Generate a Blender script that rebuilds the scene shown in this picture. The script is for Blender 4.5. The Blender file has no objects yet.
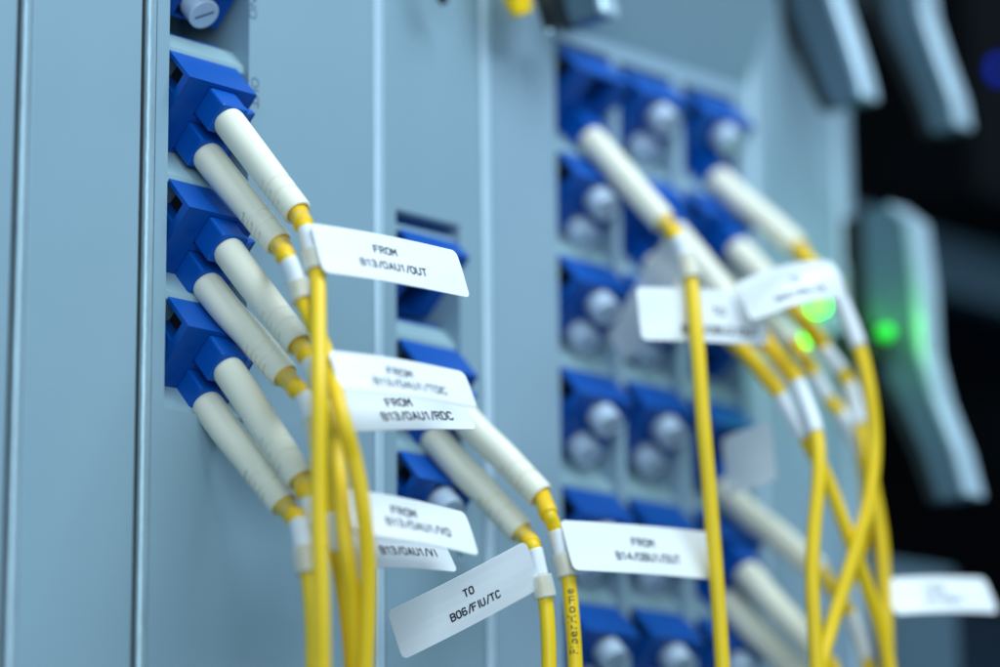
import bpy, bmesh, math, random
from mathutils import Vector as V
random.seed(4)
S = 0.001                                   # everything below is in millimetres
sc = bpy.context.scene
col = sc.collection
rad = math.radians

# ------------------------------------------------------------------ camera
FPX = 2998.334
CAM = V((-222.782, -275.969, -120.332))
YAW, PIT, ROL = rad(44.533), rad(13.417), rad(-0.6436)
FW = V((math.cos(YAW)*math.cos(PIT), math.sin(YAW)*math.cos(PIT), math.sin(PIT)))
_r = V((math.sin(YAW), -math.cos(YAW), 0)); _u = _r.cross(FW)
RT = _r*math.cos(ROL) + _u*math.sin(ROL)
UP = -_r*math.sin(ROL) + _u*math.cos(ROL)

def ray(px, py): return FW + RT*((px-500)/FPX) + UP*((333.5-py)/FPX)
def at(px, py, off=0.0):
    """point standing `off` mm in front of the faceplates"""
    d = ray(px, py); t = (-off-CAM.y)/d.y
    return CAM + d*t
def atz(px, py, z): return CAM + ray(px, py)*z
def depth(p): return (p-CAM).dot(FW)

# ------------------------------------------------------------------ materials
def mat(name, base, rough=0.5, metal=0.0, noise=0.0, nscale=400, bump=0.0, bscale=1500, coat=0.0, sss=0.0,
        trans=0.0, emit=None, estr=0.0, spec=0.5, stretch=None):
    m = bpy.data.materials.new(name); m.use_nodes = True
    nt = m.node_tree; b = nt.nodes['Principled BSDF']
    b.inputs['Base Color'].default_value = (*base, 1)
    b.inputs['Roughness'].default_value = rough
    b.inputs['Metallic'].default_value = metal
    b.inputs['Coat Weight'].default_value = coat
    b.inputs['Specular IOR Level'].default_value = spec
    if sss:
        b.inputs['Subsurface Weight'].default_value = sss
        b.inputs['Subsurface Radius'].default_value = (0.0012, 0.0009, 0.0005)
        b.inputs['Subsurface Scale'].default_value = 1.0
    if trans: b.inputs['Transmission Weight'].default_value = trans
    if emit:
        b.inputs['Emission Color'].default_value = (*emit, 1); b.inputs['Emission Strength'].default_value = estr
    tc = nt.nodes.new('ShaderNodeTexCoord')
    src = tc.outputs['Object']
    if stretch:
        mp = nt.nodes.new('ShaderNodeMapping'); mp.inputs['Scale'].default_value = stretch
        nt.links.new(src, mp.inputs[0]); src = mp.outputs[0]
    if noise:
        n = nt.nodes.new('ShaderNodeTexNoise'); n.inputs['Scale'].default_value = nscale; n.inputs['Detail'].default_value = 5
        nt.links.new(src, n.inputs['Vector'])
        mx = nt.nodes.new('ShaderNodeMix'); mx.data_type = 'RGBA'
        mx.inputs[6].default_value = (*[c*(1-noise) for c in base], 1)
        mx.inputs[7].default_value = (*[min(1, c*(1+noise)) for c in base], 1)
        nt.links.new(n.outputs[0], mx.inputs[0]); nt.links.new(mx.outputs[2], b.inputs['Base Color'])
        mr = nt.nodes.new('ShaderNodeMapRange'); mr.inputs[3].default_value = rough*0.85; mr.inputs[4].default_value = min(1, rough*1.15)
        nt.links.new(n.outputs[0], mr.inputs[0]); nt.links.new(mr.outputs[0], b.inputs['Roughness'])
    if bump:
        n2 = nt.nodes.new('ShaderNodeTexNoise'); n2.inputs['Scale'].default_value = bscale; n2.inputs['Detail'].default_value = 3
        nt.links.new(src, n2.inputs['Vector'])
        bp = nt.nodes.new('ShaderNodeBump'); bp.inputs['Strength'].default_value = bump; bp.inputs['Distance'].default_value = 0.0002
        nt.links.new(n2.outputs[0], bp.inputs['Height']); nt.links.new(bp.outputs[0], b.inputs['Normal'])
    return m

M = {}
M['paint'] = mat('card_paint', (0.245, 0.367, 0.45), 0.42, noise=0.035, nscale=60, bump=0.06, bscale=2500)
M['paint2'] = mat('card_paint_pale', (0.268, 0.388, 0.485), 0.45, noise=0.035, nscale=60, bump=0.06, bscale=2500)
M['bracket'] = mat('bracket_paint', (0.28, 0.42, 0.47), 0.45, noise=0.05, nscale=150)
M['edge'] = mat('bare_metal_edge', (0.36, 0.50, 0.58), 0.30, metal=0.35, noise=0.25, nscale=700, bump=0.25, bscale=1800, stretch=(1, 1, 0.25))
M['lit_edge'] = mat('pale_lit_edge', (0.52, 0.68, 0.80), 0.32, metal=0.25, noise=0.1, nscale=500, bump=0.1, bscale=1800, stretch=(1, 1, 0.25))  # paler than the bare edge: reflected light put into the colour
M['blue'] = mat('blue_plastic', (0.0005, 0.080, 0.40), 0.42, noise=0.10, nscale=300, bump=0.08, bscale=3000, spec=0.28)
M['blue2'] = mat('blue_connector_plastic', (0.0005, 0.088, 0.44), 0.38, noise=0.10, nscale=300, bump=0.08, bscale=3000, spec=0.3)
M['ivory'] = mat('ivory_rubber', (0.86, 0.82, 0.68), 0.5, noise=0.03, nscale=250, bump=0.05, bscale=2500, sss=0.15)
M['yellow'] = mat('yellow_jacket', (0.92, 0.60, 0.003), 0.42, noise=0.05, nscale=300, bump=0.05, bscale=2500)
M['crimp'] = mat('yellow_crimp', (0.95, 0.57, 0.003), 0.38, noise=0.05, nscale=300)
M['white'] = mat('white_tube', (0.84, 0.86, 0.90), 0.45, noise=0.02, nscale=300)
M['label'] = mat('label_film', (0.84, 0.86, 0.89), 0.42, noise=0.02, nscale=120)
M['ink'] = mat('black_ink', (0.012, 0.018, 0.03), 0.5, noise=0.3, nscale=2500)
M['cableink'] = mat('cable_print', (0.05, 0.03, 0.004), 0.5, noise=0.3, nscale=2500)
M['greyink'] = mat('faceplate_print', (0.10, 0.16, 0.23), 0.5, noise=0.2, nscale=2000)
M['cap'] = mat('white_cap', (0.52, 0.63, 0.78), 0.4, noise=0.03, nscale=300, sss=0.1)
M['silver'] = mat('silver_shaded', (0.13, 0.21, 0.27), 0.42, metal=0.45, noise=0.06, nscale=120)  # dark tone holds the shade of the lever flanks
M['silver_lit'] = mat('silver_lit_edge', (0.50, 0.65, 0.76), 0.3, metal=0.3, noise=0.05, nscale=120)  # same lever metal, lightened where its front edge catches light
M['black'] = mat('black_interior', (0.0020, 0.003, 0.0045), 0.7, spec=0.1, noise=0.3, nscale=50)
M['navy'] = mat('dark_navy_metal', (0.006, 0.014, 0.027), 0.6, spec=0.2, noise=0.3, nscale=50)
M['blackp'] = mat('black_plastic', (0.012, 0.014, 0.014), 0.4, noise=0.3, nscale=200)
M['led'] = mat('green_led', (0.1, 0.5, 0.02), 0.3, emit=(0.06, 1.0, 0.0), estr=13, noise=0.02)
M['led_dim'] = mat('green_led_dim', (0.1, 0.5, 0.02), 0.3, emit=(0.08, 1.0, 0.02), estr=5, noise=0.02)
M['led_green'] = mat('green_led_deep', (0.02, 0.5, 0.05), 0.3, emit=(0.03, 0.9, 0.04), estr=0.5, noise=0.02)
M['led_blue'] = mat('blue_led', (0.0, 0.03, 0.6), 0.3, emit=(0.0, 0.03, 0.8), estr=1.0, noise=0.02)
# clear sleeve: part transparent plastic
m = mat('clear_sleeve_plastic', (0.86, 0.88, 0.84), 0.22, noise=0.02)
nt = m.node_tree; b = nt.nodes['Principled BSDF']; out = nt.nodes['Material Output']
tr = nt.nodes.new('ShaderNodeBsdfTransparent'); ms = nt.nodes.new('ShaderNodeMixShader'); ms.inputs[0].default_value = 0.60
nt.links.new(tr.outputs[0], ms.inputs[1]); nt.links.new(b.outputs[0], ms.inputs[2]); nt.links.new(ms.outputs[0], out.inputs['Surface'])
M['clear'] = m
m = M['label'].copy(); m.name = 'translucent_label_film'; nt = m.node_tree; b = nt.nodes['Principled BSDF']; out = nt.nodes['Material Output']
tr = nt.nodes.new('ShaderNodeBsdfTransparent'); ms = nt.nodes.new('ShaderNodeMixShader'); ms.inputs[0].default_value = 0.6
nt.links.new(tr.outputs[0], ms.inputs[1]); nt.links.new(b.outputs[0], ms.inputs[2]); nt.links.new(ms.outputs[0], out.inputs['Surface'])
M['film'] = m

# ------------------------------------------------------------------ object helpers
def tag(o, label=None, cat=None, group=None, kind=None):
    if label: o['label'] = label
    if cat: o['category'] = cat
    if group: o['group'] = group
    if kind: o['kind'] = kind
    return o
def empty(name, loc):
    o = bpy.data.objects.new(name, None); col.objects.link(o)
    o.location = loc*S; o.empty_display_size = 0.003
    return o
class MB:
    def __init__(s): s.v = []; s.f = []; s.m = []; s.sm = []
    def add(s, verts, faces, mi=0, smooth=False):
        o = len(s.v); s.v += [V(p) for p in verts]
        for f in faces: s.f.append([i+o for i in f]); s.m.append(mi); s.sm.append(smooth)
    def bm(s, b, mi=0, smooth=False, fn=None):
        b.verts.ensure_lookup_table(); b.verts.index_update()
        s.add([fn(v.co) if fn else v.co.copy() for v in b.verts], [[v.index for v in f.verts] for f in b.faces], mi, smooth)
        b.free()
    def mesh(s, name, mats, org=V((0, 0, 0))):
        me = bpy.data.meshes.new(name)
        me.from_pydata([tuple((p-org)*S) for p in s.v], [], s.f)
        for q in mats: me.materials.append(M[q] if isinstance(q, str) else q)
        me.polygons.foreach_set('material_index', s.m); me.polygons.foreach_set('use_smooth', s.sm)
        me.update(); return me
    def build(s, name, mats, parent=None, org=None, bevel=0.0, seg=2):
        """org: world mm origin of the object (defaults to the parent's place)"""
        base = parent.location/S if parent else V((0, 0, 0))
        if parent and parent.parent: base = base + parent.parent.location/S
        o0 = org if org is not None else base
        o = bpy.data.objects.new(name, s.mesh(name, mats, o0)); col.objects.link(o)
        o.location = (o0-base)*S
        if parent: o.parent = parent
        if bevel:
            md = o.modifiers.new('bevel', 'BEVEL'); md.width = bevel*S; md.segments = seg; md.limit_method = 'ANGLE'; md.angle_limit = rad(35)
            md.harden_normals = False
        return o

def cells(xs, ys, zs, fill):
    """boundary of the filled cells of a grid: one watertight shape"""
    b = bmesh.new(); vd = {}
    def vt(i, j, k):
        if (i, j, k) not in vd: vd[(i, j, k)] = b.verts.new((xs[i], ys[j], zs[k]))
        return vd[(i, j, k)]
    nx, ny, nz = len(xs)-1, len(ys)-1, len(zs)-1
    F = lambda i, j, k: 0 <= i < nx and 0 <= j < ny and 0 <= k < nz and fill(i, j, k)
    for i in range(nx):
        for j in range(ny):
            for k in range(nz):
                if not F(i, j, k): continue
                if not F(i-1, j, k): b.faces.new([vt(i, j, k), vt(i, j, k+1), vt(i, j+1, k+1), vt(i, j+1, k)])
                if not F(i+1, j, k): b.faces.new([vt(i+1, j, k), vt(i+1, j+1, k), vt(i+1, j+1, k+1), vt(i+1, j, k+1)])
                if not F(i, j-1, k): b.faces.new([vt(i, j, k), vt(i+1, j, k), vt(i+1, j, k+1), vt(i, j, k+1)])
                if not F(i, j+1, k): b.faces.new([vt(i, j+1, k), vt(i, j+1, k+1), vt(i+1, j+1, k+1), vt(i+1, j+1, k)])
                if not F(i, j, k-1): b.faces.new([vt(i, j, k), vt(i, j+1, k), vt(i+1, j+1, k), vt(i+1, j, k)])
                if not F(i, j, k+1): b.faces.new([vt(i, j, k+1), vt(i+1, j, k+1), vt(i+1, j+1, k+1), vt(i, j+1, k+1)])
    bmesh.ops.recalc_face_normals(b, faces=b.faces)
    bmesh.ops.dissolve_limit(b, angle_limit=0.01, verts=b.verts, edges=b.edges)
    return b
def box(x0, x1, y0, y1, z0, z1): return cells([x0, x1], [y0, y1], [z0, z1], lambda i, j, k: True)

def spline(P, n=10):
    """Catmull-Rom through P; returns points and the index of every control point"""
    Q = [P[0]*2-P[1]] + list(P) + [P[-1]*2-P[-2]]
    out = []; idx = []
    for i in range(1, len(Q)-2):
        p0, p1, p2, p3 = Q[i-1:i+3]
        d = [max((b_-a_).length, 1e-6)**0.5 for a_, b_ in ((p0, p1), (p1, p2), (p2, p3))]
        t0, t1 = 0, d[0]; t2 = t1+d[1]; t3 = t2+d[2]
        idx.append(len(out))
        for k in range(n):
            t = t1+(t2-t1)*k/n
            a1 = p0*((t1-t)/(t1-t0))+p1*((t-t0)/(t1-t0)); a2 = p1*((t2-t)/(t2-t1))+p2*((t-t1)/(t2-t1)); a3 = p2*((t3-t)/(t3-t2))+p3*((t-t2)/(t3-t2))
            b1 = a1*((t2-t)/(t2-t0))+a2*((t-t0)/(t2-t0)); b2 = a2*((t3-t)/(t3-t1))+a3*((t-t1)/(t3-t1))
            out.append(b1*((t2-t)/(t2-t1))+b2*((t-t1)/(t2-t1)))
    idx.append(len(out)); out.append(P[-1].copy())
    return out, idx
def frames(P):
    T = [(P[min(i+1, len(P)-1)]-P[max(i-1, 0)]).normalized() for i in range(len(P))]
    a = V((0, 1, 0)) if abs(T[0].y) < 0.95 else V((1, 0, 0)); n = (a-T[0]*a.dot(T[0])).normalized(); N = []
    for t in T:
        n = (n-t*n.dot(t)).normalized(); N.append(n)
    return T, N
def sweep(P, R, seg=20, mb=None, mi=0, hollow=None):
    """tube through P; R is a number, a list, or f(i, phi); hollow=(inner radius, depth) opens the far end"""
    mb = mb or MB(); T, N = frames(P); n = len(P)
    rf = R if callable(R) else (lambda i, ph: R[i]) if isinstance(R, (list, tuple)) else (lambda i, ph: R)
    vs = []
    for i in range(n):
        b = T[i].cross(N[i])
        for k in range(seg):
            ph = 2*math.pi*k/seg; vs.append(P[i]+(N[i]*math.cos(ph)+b*math.sin(ph))*rf(i, ph))
    fs = [[i*seg+k, i*seg+(k+1) % seg, (i+1)*seg+(k+1) % seg, (i+1)*seg+k] for i in range(n-1) for k in range(seg)]
    fs.append(list(range(seg-1, -1, -1)))
    if hollow:
        o = len(vs)
        for w in (0, hollow[1]):
            b = T[-1].cross(N[-1])
            for k in range(seg):
                ph = 2*math.pi*k/seg; vs.append(P[-1]-T[-1]*w+(N[-1]*math.cos(ph)+b*math.sin(ph))*hollow[0])
        l = (n-1)*seg
        fs += [[l+k, l+(k+1) % seg, o+(k+1) % seg, o+k] for k in range(seg)]
        fs += [[o+k, o+(k+1) % seg, o+seg+(k+1) % seg, o+seg+k] for k in range(seg)]
        fs.append([o+seg+k for k in range(seg)])
    else: fs.append([(n-1)*seg+k for k in range(seg)])
    mb.add(vs, fs, mi, True)
    return mb

def text2d(s, size, bold=0.0, xs=1.0, res=3, space=1.0):
    """flat outlines of a line of writing, centred on the origin: (verts, faces)"""
    c = bpy.data.curves.new('lettering', 'FONT'); c.body = s; c.size = size; c.align_x = 'CENTER'; c.align_y = 'CENTER'
    c.offset = bold*size; c.resolution_u = res; c.space_character = space
    o = bpy.data.objects.new('lettering', c); col.objects.link(o)
    me = bpy.data.meshes.new_from_object(o)
    r = ([(v.co.x*xs, v.co.y) for v in me.vertices], [list(p.vertices) for p in me.polygons])
    bpy.data.objects.remove(o); bpy.data.curves.remove(c); bpy.data.meshes.remove(me)
    return r
def write(mb, s, size, fn, mi=1, **k):
    v, f = text2d(s, size, **k); mb.add([fn(x, y) for x, y in v], f, mi)

GLY = {  # narrow label-printer letters as strokes on a 4 x 6 field
 'F': [[(4, 6), (0, 6), (0, 0)], [(0, 3.2), (3.2, 3.2)]],
 'R': [[(0, 0), (0, 6), (3, 6), (4, 5.2), (4, 4), (3, 3.1), (0, 3.1)], [(2, 3.1), (4, 0)]],
 'O': [[(1, 0), (0, 1), (0, 5), (1, 6), (3, 6), (4, 5), (4, 1), (3, 0), (1, 0)]],
 '0': [[(1, 0), (0, 1), (0, 5), (1, 6), (3, 6), (4, 5), (4, 1), (3, 0), (1, 0)]],
 'M': [[(0, 0), (0, 6), (2, 2.6), (4, 6), (4, 0)]],
 'B': [[(0, 0), (0, 6), (3, 6), (3.9, 5.2), (3.9, 4), (3, 3.2), (0, 3.2)], [(3, 3.2), (4, 2.3), (4, 0.9), (3, 0), (0, 0)]],
 '1': [[(0.8, 4.8), (2.2, 6), (2.2, 0)]],
 '3': [[(0, 5.2), (0.9, 6), (3, 6), (3.9, 5.2), (3.9, 4), (3, 3.2), (1.4, 3.2)], [(3, 3.2), (4, 2.3), (4, 0.9), (3, 0), (0.9, 0), (0, 0.9)]],
 '4': [[(3.1, 0), (3.1, 6), (0, 1.8), (4.2, 1.8)]],
 '6': [[(3.8, 5.4), (3, 6), (1, 6), (0, 5), (0, 1), (1, 0), (3, 0), (4, 1), (4, 2.4), (3, 3.4), (0.2, 3.2)]],
 '2': [[(0, 5), (1, 6), (3, 6), (4, 5), (4, 4), (0, 0), (4, 0)]],
 '/': [[(0.4, -0.4), (3.2, 6.4)]],
 'A': [[(0, 0), (2, 6), (4, 0)], [(0.8, 2), (3.2, 2)]],
 'U': [[(0, 6), (0, 1), (1, 0), (3, 0), (4, 1), (4, 6)]],
 'T': [[(0, 6), (4, 6)], [(2, 6), (2, 0)]],
 'D': [[(0, 0), (0, 6), (2.8, 6), (4, 4.8), (4, 1.2), (2.8, 0), (0, 0)]],
 'C': [[(4, 5), (3, 6), (1, 6), (0, 5), (0, 1), (1, 0), (3, 0), (4, 1)]],
 'V': [[(0, 6), (2, 0), (4, 6)]],
 'I': [[(2, 6), (2, 0)]],
 'N': [[(0, 0), (0, 6), (4, 0), (4, 6)]],
}
def strokes(mb, s, h, fn, mi=1, t=1.3, adv=5.9):
    """write s in strokes; h = cap height"""
    k = h/6; wid = {'I': 3.2, '1': 4.6, '/': 4.6}
    tot = sum(wid.get(c, adv) for c in s)-1.6; x0 = -tot/2
    for c in s:
        for pl in GLY.get(c, []):
            ox = -0.9 if c == 'I' else -0.4 if c == '1' else 0
            P = [((x0+x+ox)*k, (y-3)*k) for x, y in pl]
            r = t*k/2
            for (ax_, ay), (bx, by) in zip(P, P[1:]):
                l = math.hypot(bx-ax_, by-ay); nx, ny = -(by-ay)/l*r, (bx-ax_)/l*r
                q = [(ax_+nx, ay+ny), (ax_-nx, ay-ny), (bx-nx, by-ny), (bx+nx, by+ny)]
                mb.add([fn(*p) for p in q], [[0, 1, 2, 3]], mi)
            for (x, y) in P:
                mb.add([fn(x+r*math.cos(a*math.pi/4), y+r*math.sin(a*math.pi/4)) for a in range(8)], [list(range(8))], mi)
        x0 += wid.get(c, adv)

# ------------------------------------------------------------------ the tilted port frame
TH = rad(47.6)
AX = V((0, -math.cos(TH), -math.sin(TH)))       # out of a port
HV = V((0, -math.sin(TH), math.cos(TH)))        # up along a port face
def L(x, h, w): return V((x, 0, 0))+HV*h+AX*w
AW, AH, AD = 10.9, 10.6, 6.0                    # adapter width, height, how far it stands out
PX, PH = 5.8, (-2.75, -8.1)                     # port centres

# ------------------------------------------------------------------ the cards
ZT, ZB = 120.0, -190.0
def xat(px, py, off=0): return at(px, py, off).x
def z_at(px, py, off=0): return at(px, py, off).z

def card(name, x0, x1, label, paint, holes=(), group=None, edge=True, marks=(), zt=ZT, zb=ZB, y=0.0, gap_shade=0.45, edge_mat='lit_edge', ew0=1.5):
    """vertical faceplate with a bright rounded metal edge on its left and deep lipped slots"""
    root = empty(name, V((x0, y, (zb+zt)/2))); tag(root, label, 'faceplate', group)
    ew = ew0 if edge else 0.0
    mb = MB()
    xs = [x0+ew]
    for (a, b_, c_, d_) in holes: xs += [a-0.7, a, b_, b_+0.7]
    xs.append(x1)
    zs = sorted({zb, zt} | {q for h in holes for q in (h[2]-0.7, h[2], h[3], h[3]+0.7)})
    ys = [y, y+1.3, y+15]
    def fill(i, j, k):
        cx = (xs[i]+xs[i+1])/2; cz = (zs[k]+zs[k+1])/2
        for (a, b_, c_, d_) in holes:
            if a < cx < b_ and c_ < cz < d_: return False
            if j == 1 and a-0.75 < cx < b_+0.75 and c_-0.75 < cz < d_+0.75: return True
        return j == 0 or i == len(xs)-2 and cx > x1-0.9
    mb.bm(cells(xs, ys, zs, fill))
    mk = MB()
    for (s, px, py, size) in marks:
        c = at(px, py, 0.03-y)
        write(mb, s, size, lambda u, v, c=c: c+V((-v, 0, u))*1.0 if False else c+V((v, 0, -u)), 1, bold=0.01)
    mb.build('faceplate_sheet', [paint, 'greyink'], root, bevel=0.35)
    # folded left flange in bare metal
    if edge:
        e = MB(); seg = 8; pts = [(x0, y+16)]
        rr = 0.75
        for k in range(seg+1):
            a = math.pi/2*k/seg; pts.append((x0+rr-rr*math.cos(a), y+0.12+rr-rr*math.sin(a)))
        pts.append((x0+ew-0.06, y+0.12)); pts.append((x0+ew-0.06, y+16))
        n = len(pts); vs = [V((p[0], p[1], z)) for z in (zb, zt) for p in pts]
        e.add(vs, [[k, (k+1) % n, n+(k+1) % n, n+k] for k in range(n)]+[list(range(n-1, -1, -1)), list(range(n, 2*n))], 0, False)
        e.build('metal_edge', [edge_mat], root, bevel=0.0)
        g = MB(); g.bm(box(x0-gap_shade, x0-0.02, y+0.75, y+14, zb+0.5, zt-0.5)); g.build('gap_shade_strip', ['blackp'], root, bevel=0.12)  # black strip added as the darkness of the gap between cards
    return root

def bracket(parent, x0, x1, lips, zbot, pocket=False):
    """saw-toothed carrier behind a slot: each tooth faces down and out and carries one adapter"""
    prof = []
    y0 = 0.9; s, c = math.sin(TH), math.cos(TH)
    for i, z in enumerate(lips):
        zn = lips[i+1] if i+1 < len(lips) else zbot
        a = (z-zn)*c
        prof.append((y0, z)); prof.append((y0, z-0.9))
        if pocket and i == 0: prof += [(y0+4, z-1.2), (y0+13, z-1.6), (y0+13, zn+3.4*s+1.5), (y0+3.4*c, zn+3.4*s)]   # open pocket, thin ledge below
        else: prof.append((y0+a*s, z-a*c))
    prof.append((y0, zbot)); prof.append((y0, zbot-0.8))
    back = [(y0+14.0, zbot-0.8), (y0+14.0, lips[0])]
    pts = prof+back; n = len(pts)
    mb = MB(); vs = [V((x, p[0], p[1])) for x in (x0, x1) for p in pts]
    mb.add(vs, [[k, (k+1) % n, n+(k+1) % n, n+k] for k in range(n)]+[list(range(n-1, -1, -1)), list(range(n, 2*n))])
    b = bmesh.new(); me = mb.mesh('tmp', []); b.from_mesh(me); bpy.data.meshes.remove(me)
    bmesh.ops.recalc_face_normals(b, faces=b.faces); bmesh.ops.triangulate(b, faces=[f for f in b.faces if len(f.verts) > 4])
    m2 = MB(); m2.bm(b, fn=lambda q: q/S)
    return m2.build('adapter_bracket', ['bracket'], parent)

# rows and columns, read off the photograph onto the faceplate plane
left_rows = [(169.5, -86), (168.5, 49.5), (167.8, 178), (167, 296)]
mid_rows = [(398, 228), (398, 338), (398, 450)]
right_cols = [[(557, 45), (557, 150), (557.5, 254), (559, 366), (561, 485), (564, 600)],
              [(620, 68), (620.5, 170), (621.5, 272), (624, 379), (627, 497), (631, 607)],
              [(685, 89), (685, 188), (686.5, 289), (689, 396), (692, 508), (696, 616)]]

xl = [at(21, 0).x, at(148, 0).x, at(374, 0).x, at(482.5, 0).x, at(750, 60).x, at(838, 200).x]
xl = [sum(v)/2 for v in zip(xl, [at(12, 667).x, at(140, 667).x, at(379.5, 667).x, at(490, 667).x, at(768, 667).x, at(852, 500).x])]
gap = 0.95
h_left = (at(168, 180).x-0.1, at(249, 60).x, at(167, 409).z, ZT-20)
h_mid = (at(398, 330).x-0.1, at(461, 330).x, at(398, 548).z, at(398, 211).z)

card('blank_card', xl[0]-62, xl[0]-gap, 'blank blue grey faceplate cut off by the left edge of the photo', 'paint', edge=False)
card('blank_card', xl[0], xl[1]-gap, 'blank blue grey faceplate between two shiny metal seams, left of the adapter column', 'paint', gap_shade=0.8, edge_mat='edge', ew0=1.15)
c_left = card('port_card', xl[1], xl[2]-gap*0.6, 'wide blue grey faceplate whose slot holds the sharp leftmost column of blue adapters', 'paint', [h_left], edge_mat='edge', ew0=1.3,
              marks=[('NO', 252.5, 8, 1.9), ('OUT', 254.5, 92, 1.9)])
bracket(c_left, h_left[0]+.03, h_left[1]-.03, [at(*p).z+0.9 for p in left_rows], h_left[2]+0.9, True)
c_mid = card('port_card', xl[2], xl[3]-gap*0.6, 'narrow faceplate with short slot of three blue adapters behind the white cable flags', 'paint', [h_mid])
bracket(c_mid, h_mid[0]+.03, h_mid[1]-.03, [at(*p).z+0.9 for p in mid_rows], h_mid[2]+0.9, True)
h_right = []
for ci, c_ in enumerate(right_cols):
    xa = sum(at(*p).x for p in c_)/6
    h_right.append((xa-0.1, xa+11.6 if ci < 2 else xa+12.0, at(*c_[-1]).z-16.2, at(*c_[0]).z+1.0))
c_right = card('port_grid_card', xl[3], xl[4]-gap*0.6, 'wide pale faceplate with three blurred columns of blue adapters', 'paint2', h_right)
for (a, b_, z0, z1), c_ in zip(h_right, right_cols):
    bracket(c_right, a+.03, b_-.03, [at(*p).z+0.9 for p in c_], z0+0.9)
zh = at(640, 52).z
hd = MB()
prof_ = [(-0.02, zh), (-42.0, ZT-6), (-40.0, ZT-6), (1.6, zh)]
x_a, x_b = xl[3]+13.6, xl[4]-0.9
vs_ = [V((x, q[0], q[1])) for x in (x_a, x_b) for q in prof_]
hd.add(vs_, [[k, 4+k, 4+(k+1) % 4, (k+1) % 4] for k in range(4)]+[[0, 1, 2, 3], [7, 6, 5, 4]])
hd.build('shade_sloped_header', ['paint'], c_right, bevel=0.3)  # outward slope made up so the card's top turns into shade
c_led = card('status_card', xl[4], xl[5]-gap*0.6, 'narrow blurred faceplate with green status lamps right of the adapter grid', 'paint2')
card('blank_card', xl[5], xl[5]+3.6, 'thin pale edge plate beside the black open bay', 'paint2')

# ------------------------------------------------------------------ adapters
def adapter_meshes():
    xs = [0, 2.9, PX-2.25, PX+2.25, AW-0.01, AW]
    hs = sorted([0, -0.55, PH[0]+2.2, PH[0]-2.2, PH[1]+2.2, PH[1]-2.2, -3.3, -AH])
    ws = [-5, 0.5, 4.7, AD]
    def fill(i, j, k):
        cx = (xs[i]+xs[i+1])/2; ch = (hs[j]+hs[j+1])/2; cw = (ws[k]+ws[k+1])/2
        if cx < 2.9 and -3.3 < ch < -0.55 and cw < 4.7: return False        # latch slot in the flank
        if abs(cx-PX) < 2.25 and (abs(ch-PH[0]) < 2.2 or abs(ch-PH[1]) < 2.2) and cw > 0.5: return False
        return True
    mb = MB(); mb.bm(cells(xs, hs, ws, fill), fn=lambda p: L(p.x, p.y, p.z))
    def emb(x, h, rot):
        def fn(u, v): return L(x+v if rot else x+u, h-u if rot else h+v, AD+0.06)
        return fn
    write(mb, 'B', 2.0, emb(1.9, -3.2, True), 0, bold=0.0)
    write(mb, 'A', 2.0, emb(1.9, -7.4, True), 0, bold=0.0)
    cl = MB()                                                            # dark bore of the ports + key rib
    for h in PH:
        cl.bm(box(PX-2.2, PX+2.2, h-2.15, h+2.15, 0.52, 0.7), fn=lambda p: L(p.x, p.y, p.z))
        cl.bm(box(PX-0.9, PX+0.9, h-0.9, h+0.9, 0.7, 3.6), fn=lambda p: L(p.x, p.y, p.z))
    cl.bm(box(2.2, 2.88, -3.28, -0.57, -4.5, 4.68), fn=lambda p: L(p.x, p.y, p.z))   # black insert painting the deep shade inside the flank slot
    return mb, cl
amb, acl = adapter_meshes()
ORD = ['topmost', 'second', 'third', 'fourth', 'fifth', 'sixth']
proto = None
def adapter(p, label, group, recess=0.0):
    global proto
    A = at(p[0], p[1], -0.9); A.x += 0.15; A -= AX*recess
    if proto is None:
        root = empty('fibre_adapter', A); o = root
        amb2 = MB(); amb2.v = [q+A for q in amb.v]; amb2.f = amb.f; amb2.m = amb.m; amb2.sm = amb.sm
        acl2 = MB(); acl2.v = [q+A for q in acl.v]; acl2.f = acl.f; acl2.m = acl.m; acl2.sm = acl.sm
        amb2.build('housing', ['blue'], root, bevel=0.28); acl2.build('sleeve_and_slot_shade', ['blackp'], root)
        proto = root
    else:
        root = proto.copy(); col.objects.link(root)
        for ch in proto.children:
            c = ch.copy(); col.objects.link(c); c.parent = root
        root.location = A*S
    tag(root, label, 'fibre adapter', group)
    return A

GL = 'blue duplex adapters stacked in the left slot'
AL = []
for i, p in enumerate(left_rows):
    AL.append(adapter(p, ['blue capped adapter mostly cut off by the top edge, above the left column of cables',
                          'blue adapter in the left slot holding the cord tagged FROM B13/OAU1/OUT',
                          'middle blue adapter of the left slot, between two others with plugged cords',
                          'lowest blue adapter in the left slot with bare faceplate beneath it'][i], GL))
AM = []
for i, p in enumerate(mid_rows):
    AM.append(adapter(p, ['empty blue adapter in the narrow middle slot behind the highest white flag',
                          'middle blue adapter in the narrow slot, feeding two ivory boots',
                          'lowest blue adapter in the narrow slot, white capped, above the TO flag'][i],
                      'blue duplex adapters in the middle slot', 2.6 if i == 0 else 0.4))
AR = []
CN = ['leftmost', 'middle', 'right hand']
for ci, c_ in enumerate(right_cols):
    AR.append([adapter(p, 'blurred blue adapter, %s in the %s column of the right grid' % (ORD[ri], CN[ci]), 'blue adapters in the right grid') for ri, p in enumerate(c_)])

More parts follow.
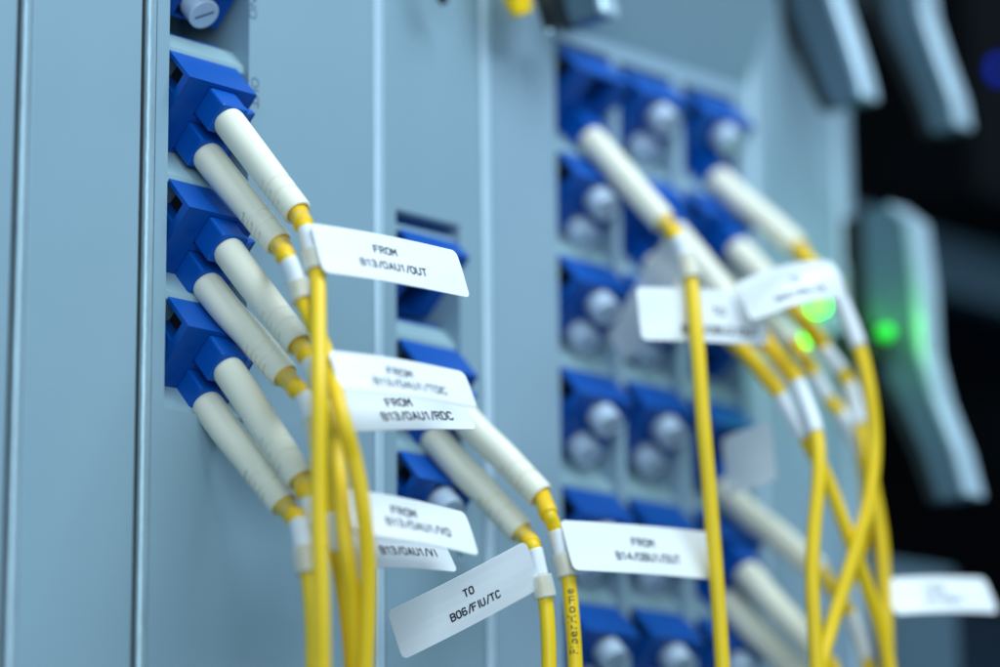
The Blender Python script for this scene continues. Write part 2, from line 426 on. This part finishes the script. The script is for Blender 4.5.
# ------------------------------------------------------------------ dust caps
capproto = None
def dustcap(A, port, label):
    global capproto
    c0 = A+L(PX, PH[port], AD)
    if capproto is None:
        root = empty('dust_cap', c0)
        P = [c0+AX*w for w in (-2.5, -0.3, -0.3, -0.28, 0.2, 1.2, 2.2, 2.55, 2.6, 2.7, 2.702, 2.704)]
        R = [1.6, 1.6, 2.0, 2.05, 2.05, 2.05, 2.05, 2.05, 2.03, 1.93, 1.8, 1.0]
        mb = sweep(P, R, 28)
        mb.bm(box(-1.3, 1.3, -0.16, 0.16, 2.45, 2.76), 1, fn=lambda p: c0+L(p.x*0.8-p.y*0.6, p.x*0.6+p.y*0.8, p.z))
        mb.build('cap_body', ['cap', 'greyink'], root)
        capproto = root
    else:
        root = capproto.copy(); col.objects.link(root)
        for ch in capproto.children:
            c = ch.copy(); col.objects.link(c); c.parent = root
        root.location = c0*S
    tag(root, label, 'dust cap', 'white dust caps plugging unused ports')
UL = ['upper', 'lower']
for port in (0, 1):
    dustcap(AL[0], port, ['white cap in the cut off adapter, above the top edge of the photo', 'sharp white cap cut by the top edge above the left column of cables'][port])
    dustcap(AM[2], port, '%s white cap in the lowest adapter of the narrow middle slot' % UL[port])
for ci, ri, ports in [(0, 1, (0, 1)), (0, 2, (0, 1)), (0, 3, (0, 1)), (0, 4, (0, 1)), (0, 5, (0, 1)), (1, 0, (0, 1)), (1, 2, (0, 1)), (1, 3, (0, 1)),
                      (1, 4, (0, 1)), (1, 5, (0, 1)), (2, 0, (0,)), (2, 5, (0, 1))]:
    for pt in ports:
        dustcap(AR[ci][ri], pt, '%s white cap on the %s adapter in the %s column of the right grid' % (UL[pt], ORD[ri], CN[ci]))

# ------------------------------------------------------------------ cords
BL = 3.8                                         # connector body standing out of the adapter
def connector(root, A, port):
    c = lambda x, h, w: A+L(PX+x, PH[port]+h, AD+w)
    mb = MB()
    mb.bm(box(-2.1, 2.1, -2.08, 2.08, -3.5, BL), fn=lambda p: c(p.x, p.y, p.z))
    o = mb.build('connector_body', ['blue2'], root, bevel=0.3)
    lt = MB()
    def slab(pts, h0, h1):
        n = len(pts); vs = [c(x, h, w) for h in (h0, h1) for x, w in pts]
        lt.add(vs, [[k, (k+1) % n, n+(k+1) % n, n+k] for k in range(n)]+[list(range(n-1, -1, -1)), list(range(n, 2*n))])
    slab([(2.05, -1.0), (2.05, -0.3), (3.5, 2.2), (3.9, 2.1), (3.9, 1.5), (2.6, -1.0)], -1.2, 1.2)
    slab([(2.05, 3.5), (2.05, 2.8), (3.9, 1.5), (4.45, 1.75), (4.45, 2.35), (3.9, 2.5)], -1.3, 1.3)
    lt.build('latch', ['blue2'], o, bevel=0.12)
    return c(0, 0, BL)

def flag_surface(TL, TR, BLc, z0, du, bow=0.6, nu=28, nv=6, rc=0.8, th=0.15):
    """cable flag: a bowed, round-cornered film. corner pixels + depth, made rectangular in space"""
    k = z0/FPX
    u2 = (TR[0]-TL[0], TR[1]-TL[1]); v2 = (BLc[0]-TL[0], BLc[1]-TL[1])
    dv = -(u2[0]*v2[0]+u2[1]*v2[1])/du
    dv = max(-60, min(60, dv))
    p0 = atz(TL[0], TL[1], z0); p1 = atz(TR[0], TR[1], z0+du*k); p2 = atz(BLc[0], BLc[1], z0+dv*k)
    U = p1-p0; Vv = p2-p0; W = U.length; H = Vv.length
    n = U.cross(Vv).normalized()
    if n.dot(FW) > 0: n = -n
    u_, v_ = U/W, Vv/H
    def sf(a, b, e=0.0):
        return p0+u_*a+v_*b+n*(e+bow*math.sin(math.pi*a/W)+0.12*bow*math.sin(5*a/W+b))
    def ext(a):
        d = min(a, W-a)
        if d >= rc: return 0.0
        return rc-math.sqrt(max(0, rc*rc-(rc-d)**2))
    us = [W*i/nu for i in range(nu+1)]
    fine = [rc*q for q in (0, 0.05, 0.15, 0.3, 0.5, 0.75, 1)]
    us = sorted(set([a for a in us if rc < a < W-rc]+fine+[W-q for q in fine]))
    vs = []; m_ = nv+1
    for e in (0.0, -th):
        for a in us:
            x = ext(a)
            for j in range(m_): vs.append(sf(a, x+(H-2*x)*j/nv, e))
    q = len(us)*m_; fs = []
    for i in range(len(us)-1):
        for j in range(nv):
            a = i*m_+j
            fs.append([a, a+m_, a+m_+1, a+1]); fs.append([q+a, q+a+1, q+a+m_+1, q+a+m_])
        for j in (0, nv):
            a = i*m_+j; fs.append([a, a+m_, q+a+m_, q+a])
    for i in (0, len(us)-1):
        for j in range(nv): a = i*m_+j; fs.append([a, a+1, q+a+1, q+a])
    mb = MB(); mb.add(vs, fs, 0, False)
    return mb, sf, W, H
def flag(root, TL, TR, BLc, z0, du, lines, size=1.75, bow=0.6, cu=0.5, cv=(0.36, 0.66), shear=0.0, name='cable_flag', xs=0.86):
    mb, sf, W, H = flag_surface(TL, TR, BLc, z0, du, bow)
    for s, q in zip(lines, cv):
        cu_ = cu if not isinstance(cu, (tuple, list)) else cu[lines.index(s)]
        strokes(mb, s, size*0.62, lambda x, y, q=q, cu_=cu_: sf(W*cu_+x+shear*y, H*q-y, 0.04), 1)
    o = mb.build(name, ['label' if lines else 'film', 'ink'], root)
    return o

def resample(P, step):
    out = [P[0]]
    for a, b_ in zip(P, P[1:]):
        n = max(1, int((b_-a).length/step))
        out += [a+(b_-a)*(k/n) for k in range(1, n+1)]
    return out

def cord(A, port, bend, pts, label, group, boot_r=(2.02, 1.84), cr=0.95, grooves=True, tail=None):
    """bend: photo point of the boot's end. pts: list of (px, py, off, tag) from there on.
    tags: c end of crimp, w/W white tube from/to, k end of clear tube"""
    root = empty('fibre_patch_cord', A+L(PX, PH[port], AD)); tag(root, label, 'patch cord', group)
    P0 = connector(root, A, port)
    off0 = -P0.y
    E = at(bend[0], bend[1], off0+(bend[2] if len(bend) > 2 else 11.0))
    Lb = (E-P0).length
    curve, _ = spline([P0-AX*0.2, P0+AX*(Lb*0.3)*0.5+(E-P0)*0.15, P0.lerp(E, 0.55), E], 8)
    P = resample(curve, 0.14)
    n = len(P)
    def rr(i, ph):
        t = i/(n-1)
        r = boot_r[0]+(boot_r[1]-boot_r[0])*t
        if t < 0.03: r *= 0.94+2*t
        if grooves and 0.58 < t < 0.93:
            q = (t-0.58)/0.35*6; kq = int(q); fr = q-kq
            side = math.cos(ph-(0.6 if kq % 2 else 0.6+math.pi))
            if kq in (1, 3, 4, 5, 2) and fr < 0.22 and side > -0.45: r -= 0.5
        if t > 0.985: r -= 0.12
        return r
    sweep(P, rr, 40, hollow=(1.42, 0.8)).build('boot', ['ivory'], root)
    # the cable and what is slipped over it
    tg = [q[3] if len(q) > 3 else '' for q in pts]
    off = off0+(bend[2] if len(bend) > 2 else 11.0)
    C = [E-(E-curve[-4]).normalized()*1.5, E]
    for q in pts:
        C.append(at(q[0], q[1], q[2]))
    Q, idx = spline(C, 12)
    cab = sweep(Q, cr, 20)
    ob = cab.build('cable', ['yellow', 'cableink'], root) if tail is None else None
    if tail:
        tail(cab, Q, idx, cr); ob = cab.build('cable', ['yellow', 'cableink'], root)
    def rng(a, b_): return resample(Q[idx[a]:idx[b_]+1], 0.3)
    start = None
    for i, t in enumerate(tg):
        k = i+2
        if 'c' in t:
            R = rng(0, k); m_ = len(R)
            sweep(R, [1.34-0.18*math.sin(math.pi*min(1, max(0, (j/m_-0.3)/0.7)))*1.0+(-0.12 if j/m_ > 0.9 else 0) for j in range(m_)], 24).build('crimp_sleeve', ['crimp'], root)
        if 'w' in t: start = k
        if 'W' in t:
            R = rng(start, k); sweep(R, cr+0.12, 24).build('marker_sleeve', ['white'], root); start = k
        if 'k' in t:
            R = rng(start, k); sweep(R, cr+0.55, 24, hollow=(cr+0.06, 0.4)).build('clear_sleeve', ['clear'], root); start = k
        if 'y' in t: start = k
    return root, Q

GC = 'yellow patch cords plugged into the left slot'
# ---- left slot
r1u, q1u = cord(AL[1], 0, (298, 213), [(304, 226, 19.2, 'c'), (306, 230, 19.7, 'w'), (312.5, 251, 20.8, 'W'), (317, 272, 21.6, 'k'), (318.5, 330, 25, ''), (319, 400, 28, ''), (318.5, 500, 28, ''), (321.5, 600, 28, ''), (322, 700, 27, ''), (318, 830, 26)],
     'left slot cord with the sharp high flag reading FROM B13/OAU1/OUT', GC)
r1l, q1l = cord(AL[1], 1, (279, 244), [(286, 257, 19.2, 'c'), (288, 260, 19.4, 'w'), (297, 281, 20, 'W'), (303, 301, 20.5, 'k'), (313, 325, 22.5, ''), (323, 345, 22.8, ''), (332, 376, 25.8, ''), (343, 420, 29, ''), (354, 460, 29, ''), (363, 510, 29, ''), (368, 575, 28, ''), (365, 680, 26), (360, 830, 24)],
     'left slot cord tagged B13/OAU1/RDC, its cable bowing furthest right', GC)
r2u, q2u = cord(AL[2], 0, (299, 345), [(307, 357, 19, 'c'), (309, 360, 19.3, 'w'), (319, 383, 20, 'W'), (325, 400, 20.5, 'k'), (332, 425, 22, ''), (338, 470, 25, ''), (346, 545, 26.5, ''), (354, 610, 25.5), (358, 700, 24), (358, 830, 23)],
     'left slot cord with the blurred flag reading FROM B13/OAU1/TDC', GC)
r2l, q2l = cord(AL[2], 1, (285, 376), [(299, 391, 19, 'c'), (302, 394, 19.2, 'w'), (312, 417, 20, 'W'), (320, 445, 20.5, 'k'), (328, 480, 20.5, ''), (333, 513, 20.5, 'w'), (337, 552, 20.5, 'W'), (342, 580, 20.5, ''), (350, 640, 21), (353, 700, 21), (353, 830, 21)],
     'cord low on the middle left adapter, with a second white sleeve further down', GC)
r3u, q3u = cord(AL[3], 0, (301, 480), [(306, 493, 19, 'c'), (308, 496, 19, 'w'), (314, 524, 19.5, 'W'), (317, 548, 19.7, 'k'), (320, 600, 20, ''), (322, 700, 20), (322, 830, 20)],
     'left slot cord tagged FROM B13/OAU1/VO, plugged into the lowest adapter', GC)
r3l, q3l = cord(AL[3], 1, (284, 505), [(296, 519, 19, 'c'), (297.5, 521, 19.2, 'w'), (303, 547, 20, 'W'), (308, 573, 20.5, 'k'), (312, 610, 21, ''), (314, 700, 21), (312, 830, 21)],
     'left slot cord tagged B13/OAU1/VI, the leftmost hanging cable', GC)
flag(r1u, (310, 223), (456, 250.5), (324, 272), depth(at(312, 245, 21)), 130, ['FROM', 'B13/OAU1/OUT'], cu=(0.46, 0.49), size=1.55, bow=0.35, cv=(0.34, 0.66))
flag(r2u, (328, 350.5), (464, 371.5), (341, 388), depth(at(330, 370, 25.5)), 110, ['FROM', 'B13/OAU1/TDC'], cu=(0.47, 0.52), size=1.62, bow=0.4, cv=(0.38, 0.7))
flag(r1l, (324, 381), (452, 380), (349, 432), depth(at(334, 400, 20)), 118, ['FROM', 'B13/OAU1/RDC'], cu=(0.47, 0.57), size=1.7, bow=0.3, cv=(0.47, 0.74))
flag(r3u, (342, 488), (465, 512), (356, 533), depth(at(340, 500, 22.5)), 108, ['FROM', 'B13/OAU1/VO'], cu=(0.44, 0.53), size=1.65, bow=0.4, cv=(0.34, 0.62))
flag(r3l, (333, 530), (441, 536), (350, 567), depth(at(340, 540, 18)), 105, ['B13/OAU1/VI'], cu=0.60, size=1.6, bow=0.3, cv=(0.52,))

# ---- middle slot
GM = 'yellow patch cords plugged into the middle slot'
def print_on_cable(words, i0, frac, size, phi0):
    def fn(mb, Q, idx, r):
        T, N = frames(Q)
        acc = [0]
        for a, b_ in zip(Q, Q[1:]): acc.append(acc[-1]+(b_-a).length)
        base = acc[idx[i0]]+frac
        def place(x, y):
            s = base-x; k = 0
            while k < len(acc)-2 and acc[k+1] < s: k += 1
            t = (s-acc[k])/(acc[k+1]-acc[k]); c = Q[k].lerp(Q[k+1], t); tn = T[k].lerp(T[k+1], t).normalized()
            to = (CAM-c); to = (to-tn*to.dot(tn)).normalized(); sd = tn.cross(to)
            a = y/r+phi0
            return c+(to*math.cos(a)+sd*math.sin(a))*(r+0.025)
        for w_, dx in words:
            write(mb, w_, size, lambda x, y, dx=dx: place(x+dx, y), 1, bold=0.012, xs=1.0, res=4, space=1.15)
    return fn
rmu, qmu = cord(AM[1], 0, (541, 496), [(549, 515, 17.3, 'c'), (553, 523, 17.5), (556, 530, 17.6, 'w'), (562, 554, 18, 'W'), (568, 577, 18.4, 'k'), (572, 615, 19), (575, 660, 19), (576, 720, 19), (574, 830, 18)],
     'cord with black print on its cable and flag reading FROM B14/OBU1/OUT', GM,
     tail=print_on_cable([('FiberHome', 0)], 6, 5.9, 1.6, 0.0))
rml, qml = cord(AM[1], 1, (521, 532), [(532, 546, 17.3, 'c'), (534, 550, 17.5, 'w'), (540, 576, 18, 'W'), (545, 598, 18.2, 'k'), (548, 630, 18.5), (549, 690, 18.5), (547, 830, 18)],
     'cord with grey flag reading TO B06/FIU/TC, left of the printed cable', GM)
flag(rmu, (560, 520), (710, 532), (574, 570), depth(at(560, 545, 18)), 122, ['FROM', 'B14/OBU1/OUT'], cu=(0.50, 0.51), size=1.62, bow=0.3, cv=(0.36, 0.66))
flag(rml, (387, 612), (526, 541), (403, 660), depth(at(532, 560, 18))-0.1-95*0.125, 85, ['TO', 'B06/FIU/TC'], cu=(0.53, 0.545), size=1.4, bow=0.35, cv=(0.36, 0.68), xs=0.86)

# ---- right grid
GR = 'yellow patch cords plugged into the right grid'
ra, qa = cord(AR[0][0], 1, (664, 222), [(675, 235, 20, 'c'), (677, 238, 20.3, 'w'), (685, 256, 21, 'W'), (691, 280, 22, 'k'), (697, 340, 24), (703, 420, 25), (710, 500, 25), (718, 600, 25), (724, 700, 25), (726, 830, 24)],
     'cord from the top left grid adapter, its cable hanging alone past the B14 flag', GR, grooves=False, cr=0.98)
rb, qb = cord(AR[1][1], 0, (752, 327), [(796, 379, 26, 'c'), (797, 381, 26, 'w'), (816, 433, 29, 'W'), (819, 470, 30), (814, 530, 30), (812, 580, 30), (815, 640, 30), (819, 720, 30), (819, 830, 30)],
     'patch cord with the straight cable furthest left in the right bunch', GR, grooves=False, cr=0.98)
rc_, qc = cord(AR[1][1], 1, (722, 328), [(779, 392, 24, 'c'), (780, 394, 24, 'w'), (805, 438, 26, 'W'), (825, 475, 27), (848, 535, 28), (868, 590, 28), (884, 640, 28), (895, 720, 28), (900, 830, 28)],
     'patch cord in the right bunch whose cable crosses down to the right', GR, grooves=False, cr=0.98)
rd, qd = cord(AR[2][0], 1, (797, 247), [(806, 258, 22, 'c'), (835, 282, 26, ''), (841, 300, 27, 'w'), (859, 347, 29, 'W'), (869, 390, 30), (874, 440, 30), (869, 500, 30), (852, 560, 29), (832, 625, 28), (818, 680, 28), (806, 830, 28)],
     'blurred cord with a white flag right above the lit green lamp', GR, grooves=False, cr=0.98)
re_, qe = cord(AR[2][1], 0, (788, 302), [(799, 316, 18.4), (823, 346, 19, 'c'), (825, 350, 19.5, 'w'), (840, 370, 20.5, 'W'), (849, 384, 21, 'w'), (860, 425, 22, 'W'), (871, 480, 24), (881, 540, 25), (885, 600, 25), (888, 700, 25), (890, 830, 25)],
     'cord whose cable runs furthest right in the right bunch, flag at bottom right', GR, grooves=False, cr=0.98)
rf_, qf = cord(AR[2][1], 1, (793, 345), [(813, 372, 18, 'c'), (814, 374, 18, 'w'), (828, 398, 19, 'W'), (840, 413, 20, 'w'), (861, 455, 21, 'W'), (867, 500, 22), (858, 555, 23), (838, 605, 23), (818, 660, 23), (804, 740, 23), (796, 830, 23)],
     'cord in the right bunch with two short white sleeves, cable swinging back left', GR, grooves=False, cr=0.98)
rg, qg = cord(AR[2][3], 1, (820, 572), [(833, 589, 17, 'c'), (836, 594, 17.5), (851, 615, 19, 'w'), (867, 660, 20.5, 'W'), (871, 690, 21), (873, 760, 21), (873, 830, 21)],
     'cord with a single pale boot just above the lowest boot pair on the right', GR, grooves=False, cr=0.98)
rh, qh = cord(AR[2][4], 0, (820, 655), [(832, 668, 18, 'c'), (840, 690, 20), (846, 750, 21), (848, 830, 21)],
     'upper cord of the lowest pair of boots in the right grid', GR, grooves=False, cr=0.98)
ri, qi = cord(AR[2][4], 1, (806, 682), [(818, 696, 18, 'c'), (828, 720, 20), (832, 770, 21), (834, 830, 21)],
     'lower cord of the lowest pair of boots in the right grid', GR, grooves=False, cr=0.98)
flag(ra, (636, 287), (762, 293), (642, 340), depth(at(636, 300, 18)), 60, ['TO', 'B06/OBU2/OUT'], cu=(0.62, 0.62), size=1.7, bow=0.4, cv=(0.42, 0.78))
flag(rc_, (668, 230), (606, 338), (694, 252), depth(at(668, 235, 13)), 60, [], bow=0.2)
flag(rd, (735, 283), (832, 260), (752, 321), depth(at(750, 290, 26)), 50, ['TO', 'B06/OBU1/IN'], cu=(0.5, 0.5), size=1.3, bow=2.0, cv=(0.38, 0.72))
flag(re_, (882, 579), (984, 578), (896, 614), depth(at(886, 590, 24)), 60, ['FROM', 'B14/OBU2'], cu=(0.45, 0.5), size=1.4, bow=0.4, cv=(0.36, 0.66))
flag(rg, (722, 438), (770, 422), (728, 496), depth(at(722, 450, 12)), -35, [], bow=0.3)

# ------------------------------------------------------------------ lamps on the status card
def lamp(px, py, off, r, m, parent, name='status_lamp'):
    c = at(px, py, off); P = [c+V((0, 1, 0))*1.2, c, c+V((0, -1, 0))*r*0.5, c+V((0, -1, 0))*r*0.9, c+V((0, -1, 0))*r]
    return sweep(P, [r, r, r*0.87, r*0.45, 0.02], 16).build(name, [m], parent)
lamp(821, 306, 1.2, 0.9, 'led', c_led)
lamp(808, 339, 1.2, 0.8, 'led_dim', c_led)

# ------------------------------------------------------------------ ejector levers, latch and bay on the right
def lever(x0, prof, wid, label, zc, edge_w=0.6):
    """flat bent lever standing out of a card: profile in (off, z), thickness along x"""
    root = empty('ejector_lever', V((x0, -prof[0][0], prof[0][1]))); tag(root, label, 'ejector lever', 'silver ejector levers')
    n = len(prof)
    def ribbon(x_a, x_b, f0, f1, name, m, bev):
        vs = []
        for x in (x_a, x_b):
            for (o1, z, w_) in prof: vs.append(V((x, -(o1+w_*f1), z)))
            for (o1, z, w_) in reversed(prof): vs.append(V((x, -(o1+w_*f0), z)))
        q = 2*n
        fs = [[k, (k+1) % q, q+(k+1) % q, q+k] for k in range(q)]
        for k in range(n-1):
            fs.append([k+1, k, q-1-k, q-2-k]); fs.append([q+k, q+k+1, q+q-2-k, q+q-1-k])
        mb = MB(); mb.add(vs, fs)
        b = bmesh.new(); me = mb.mesh('tmp', []); b.from_mesh(me); bpy.data.meshes.remove(me)
        bmesh.ops.recalc_face_normals(b, faces=b.faces)
        m2 = MB(); m2.bm(b, fn=lambda p: p/S); m2.build(name, [m], root, bevel=bev)
    ribbon(x0+0.4, x0+wid-0.4, 0.0, 0.86, 'lever_web', 'silver', 0.3)
    ribbon(x0+0.9, x0+wid-0.9, -0.38, -0.02, 'lever_back', 'blackp', 0.2)
    ribbon(x0, x0+wid, 0.82, 1.0, 'lever_grip', 'silver_lit', 0.5)
    bz = prof[4]
    pb = MB(); pb.bm(box(x0+0.7, x0+wid-0.7, -(bz[0]+0.2), 2.2, bz[1]-4, bz[1]+3)); pb.build('pivot_bracket', ['blackp'], root, bevel=0.3)
    return root
def lever_px(xpanel, pts, wid, label, pyref):
    """pts: (px_left, px_right, py) of the flank in the photo -> profile in the plane x = xpanel"""
    prof = []
    def on_plane(px, py):
        d = ray(px, py); t = (xpanel-CAM.x)/d.x; return CAM+d*t
    for a, b_, y in pts:
        p = on_plane(a, y); q = on_plane(b_, y)
        prof.append((-p.y, p.z, max(0.5, (-q.y)-(-p.y))))
    # densify
    dn = []
    for i in range(len(prof)-1):
        for k in range(4):
            t = k/4; dn.append(tuple(prof[i][j]+(prof[i+1][j]-prof[i][j])*t for j in range(3)))
    dn.append(prof[-1])
    return lever(xpanel, dn, wid, label, 0)
xp = lambda px, py=300: at(px, py).x
lever_px(xp(778, 60), [(778, 822, -80), (783, 826, -20), (793, 836, 15), (806, 848, 50), (820, 859, 85), (829, 864, 106)], 4.2, 'silver lever hanging over the pale plates, left one of the two at the top right', 0)
lever_px(xp(850, 60), [(872, 915, -80), (878, 918, -20), (887, 924, 25), (905, 938, 65), (922, 953, 105), (930, 958, 132)], 4.2, 'silver lever at the top right with black bay on both sides', 0)
lever_px(xp(846, 380), [(862, 890, 210), (862, 912, 232), (866, 921, 300), (876, 924, 360), (900, 936, 405), (922, 956, 455), (936, 968, 500)], 4.6, 'long silver lever lit green on its flank, below the two upper levers', 0)
lever_px(xp(545, 10), [(548, 580, -90), (556, 590, -30), (562, 598, 0), (568, 604, 24)], 3.6, 'grey lever tip at the top edge above the right adapter grid', 0)

# black latch and yellow tab hanging in at the top edge
def hang(name, p_list, r, m, label, cat, flat=0.5):
    P, _ = spline([at(*p) for p in p_list], 8)
    root = empty(name, P[0]); tag(root, label, cat)
    n = len(P); T, N = frames(P)
    mb = MB(); seg = 16; vs = []
    for i in range(n):
        b = T[i].cross(N[i]); k_ = 1-0.35*(i/(n-1))**4
        for k in range(seg):
            ph = 2*math.pi*k/seg; sx = abs(math.cos(ph))**0.5*math.copysign(1, math.cos(ph)); sy = abs(math.sin(ph))**0.5*math.copysign(1, math.sin(ph))
            vs.append(P[i]+(N[i]*sx*flat+b*sy)*r*k_)
    fs = [[i*seg+k, i*seg+(k+1) % seg, (i+1)*seg+(k+1) % seg, (i+1)*seg+k] for i in range(n-1) for k in range(seg)]+[list(range(seg-1, -1, -1)), [(n-1)*seg+k for k in range(seg)]]
    mb.add(vs, fs, 0, True)
    return root, mb
rt, mb = hang('latch_hook', [(532, -60, 6), (540, -20, 6), (547, 8, 6), (552, 32, 5)], 1.6, 'blackp', 'black latch hook dangling at the top edge beside the yellow tab', 'latch')
hk = mb.build('hook', ['blackp'], rt)
pv = sweep([at(549, 33, 3), at(549, 33, 6.6)], 0.55, 16); pv.build('pivot_pin', ['edge'], rt)
rt, mb = hang('pull_tab', [(500, -60, 5), (512, -20, 5), (518, 0, 5), (523, 15, 5)], 2.6, 'yellow', 'yellow pull tab at the top edge left of the black latch', 'pull tab', 0.35)
mb.build('tab', ['yellow'], rt)
pv = sweep([at(514, -14, 4), at(514, -14, 7)], 0.8, 16); pv.build('rivet', ['edge'], rt)
rt, mb = hang('clip', [(430, -50, 4), (437, -20, 4), (441, -6, 4), (445, 4, 4)], 0.9, 'blackp', 'small black clip tip at the top edge above the narrow middle faceplate', 'clip', 0.5)
mb.build('clip_arm', ['blackp'], rt)

# open bay: black box behind, shelf, lower plate
X5 = xl[5]+4.0
bay = MB()
bay.bm(cells([X5-2, X5+0.0, X5+320, X5+322], [1.5, 118, 120], [ZB, ZB+2, ZT+98, ZT+100], lambda i, j, k: j == 1 or i != 1 or k != 1))
tag(bay.build('rack_interior', ['black'], None, org=V((X5, 60, -30))), kind='structure')
# sub-rack shelf rail crossing the bay
sh = empty('shelf_rail', at(930, 260, -46)); tag(sh, 'blue grey shelf rail crossing the black bay behind the long lever', 'shelf')
zt_, zb_ = at(930, 228, -46).z, at(930, 285, -46).z
m_ = MB(); m_.bm(box(X5+0.5, X5+250, 46, 52, zb_, zt_)); m_.build('rail_front', ['silver'], sh, bevel=0.6)
m_ = MB(); m_.bm(box(X5+0.5, X5+250, 52.2, 100, zb_+2, zb_+4)); m_.build('rail_floor', ['navy'], sh, bevel=0.3)
lw = empty('lower_plate', at(915, 610, -6)); tag(lw, 'blue grey plate at the bottom right below the black bay', 'faceplate')
p = at(915, 562, -6); q = at(957, 600, -6)
m_ = MB(); m_.bm(box(X5+0.4, q.x, 6, 8, ZB, p.z)); m_.build('plate', ['silver'], lw, bevel=0.6)
m_ = MB(); m_.bm(box(X5+0.6, q.x-0.2, 8.2, 100, p.z-3, p.z-1)); m_.build('plate_return', ['navy'], lw)
nv_ = empty('dark_module', at(985, 640, -14)); tag(nv_, 'dark navy module in the bottom right corner', 'module')
m_ = MB(); m_.bm(box(q.x+0.5, q.x+90, 14, 90, ZB, at(980, 612, -14).z)); m_.build('module_front', ['navy'], nv_, bevel=0.5)
# dark module faces deep in the bay with a blue lamp, each a unit of its own
for i, (pa, pb, y0, lab) in enumerate([((985, -40), (1000, 200), 30, 'dark module deep in the black bay carrying a blue lamp')]):
    a = at(pa[0], pa[1], -y0); b_ = at(pb[0], pb[1], -y0)
    un = empty('dark_module', V((a.x, y0, b_.z))); tag(un, lab, 'module')
    m_ = MB(); m_.bm(box(a.x-6, a.x+80, y0, y0+70, b_.z, ZT+60)); m_.build('module_front', ['black'], un, bevel=0.5)
    lamp(1000, 70, -y0+0.3, 1.3, 'led_blue', un)
# green lamp beside the long lever, on a small dark block
XL = xp(846, 380)-2.6
def on_x(px, py, X):
    d = ray(px, py); return CAM+d*((X-CAM.x)/d.x)
c = on_x(886, 333, XL)
gb = empty('lamp_block', V((XL, 1.5, c.z))); tag(gb, 'small dark block with a green lamp beside the long silver lever', 'lamp block')
m_ = MB(); m_.bm(box(XL-1.1, XL+1.3, c.y+0.4, 3.0, c.z-4.0, c.z+1.6)); m_.build('block', ['blackp'], gb, bevel=0.4)
P = [c+V((0, q, 0)) for q in (1.0, 0, -0.7, -1.1, -1.25)]
sweep(P, [1.3, 1.3, 1.1, 0.6, 0.05], 16).build('status_lamp', ['led_green'], gb)
pl = bpy.data.lights.new('status_lamp_glow', 'POINT'); pl.energy = 0.0026; pl.color = (0.12, 1.0, 0.04); pl.shadow_soft_size = 0.003; pl.specular_factor = 0.0
po = bpy.data.objects.new('status_lamp_glow', pl); col.objects.link(po); po.location = (c+V((-3.0, -5.5, 1.0)))*S

# ------------------------------------------------------------------ light
def area(name, loc, target, size, power, colr, sy=None):
    ld = bpy.data.lights.new(name, 'AREA'); ld.energy = power; ld.color = colr; ld.size = size*S
    if sy: ld.shape = 'RECTANGLE'; ld.size_y = sy*S
    o = bpy.data.objects.new(name, ld); col.objects.link(o); o.location = loc*S
    o.rotation_euler = (target-loc).to_track_quat('-Z', 'Y').to_euler()
    return o
area('ceiling_light', V((70, -330, 430)), V((60, 0, -30)), 420, 4.0, (0.74, 0.90, 1.0), 300)
area('front_light', V((-420, -560, 60)), V((40, 0, -30)), 500, 2.7, (0.74, 0.91, 1.0), 500)
w = bpy.data.worlds.new('World'); sc.world = w; w.use_nodes = True
bg = w.node_tree.nodes['Background']; bg.inputs[0].default_value = (0.37, 0.69, 0.97, 1); bg.inputs[1].default_value = 0.23

# ------------------------------------------------------------------ camera and view
cd = bpy.data.cameras.new('Camera'); co = bpy.data.objects.new('Camera', cd); col.objects.link(co)
from mathutils import Matrix
mw = Matrix((( RT.x, UP.x, -FW.x, CAM.x*S), (RT.y, UP.y, -FW.y, CAM.y*S), (RT.z, UP.z, -FW.z, CAM.z*S), (0, 0, 0, 1)))
co.matrix_world = mw
cd.sensor_width = 36; cd.lens = FPX*36/1000; cd.clip_start = 0.01; cd.clip_end = 20
cd.dof.use_dof = True; cd.dof.focus_distance = 0.368; cd.dof.aperture_fstop = cd.lens*S/0.0142; cd.dof.aperture_blades = 0
sc.camera = co
sc.view_settings.view_transform = 'Standard'; sc.view_settings.look = 'None'; sc.view_settings.exposure = 0.0
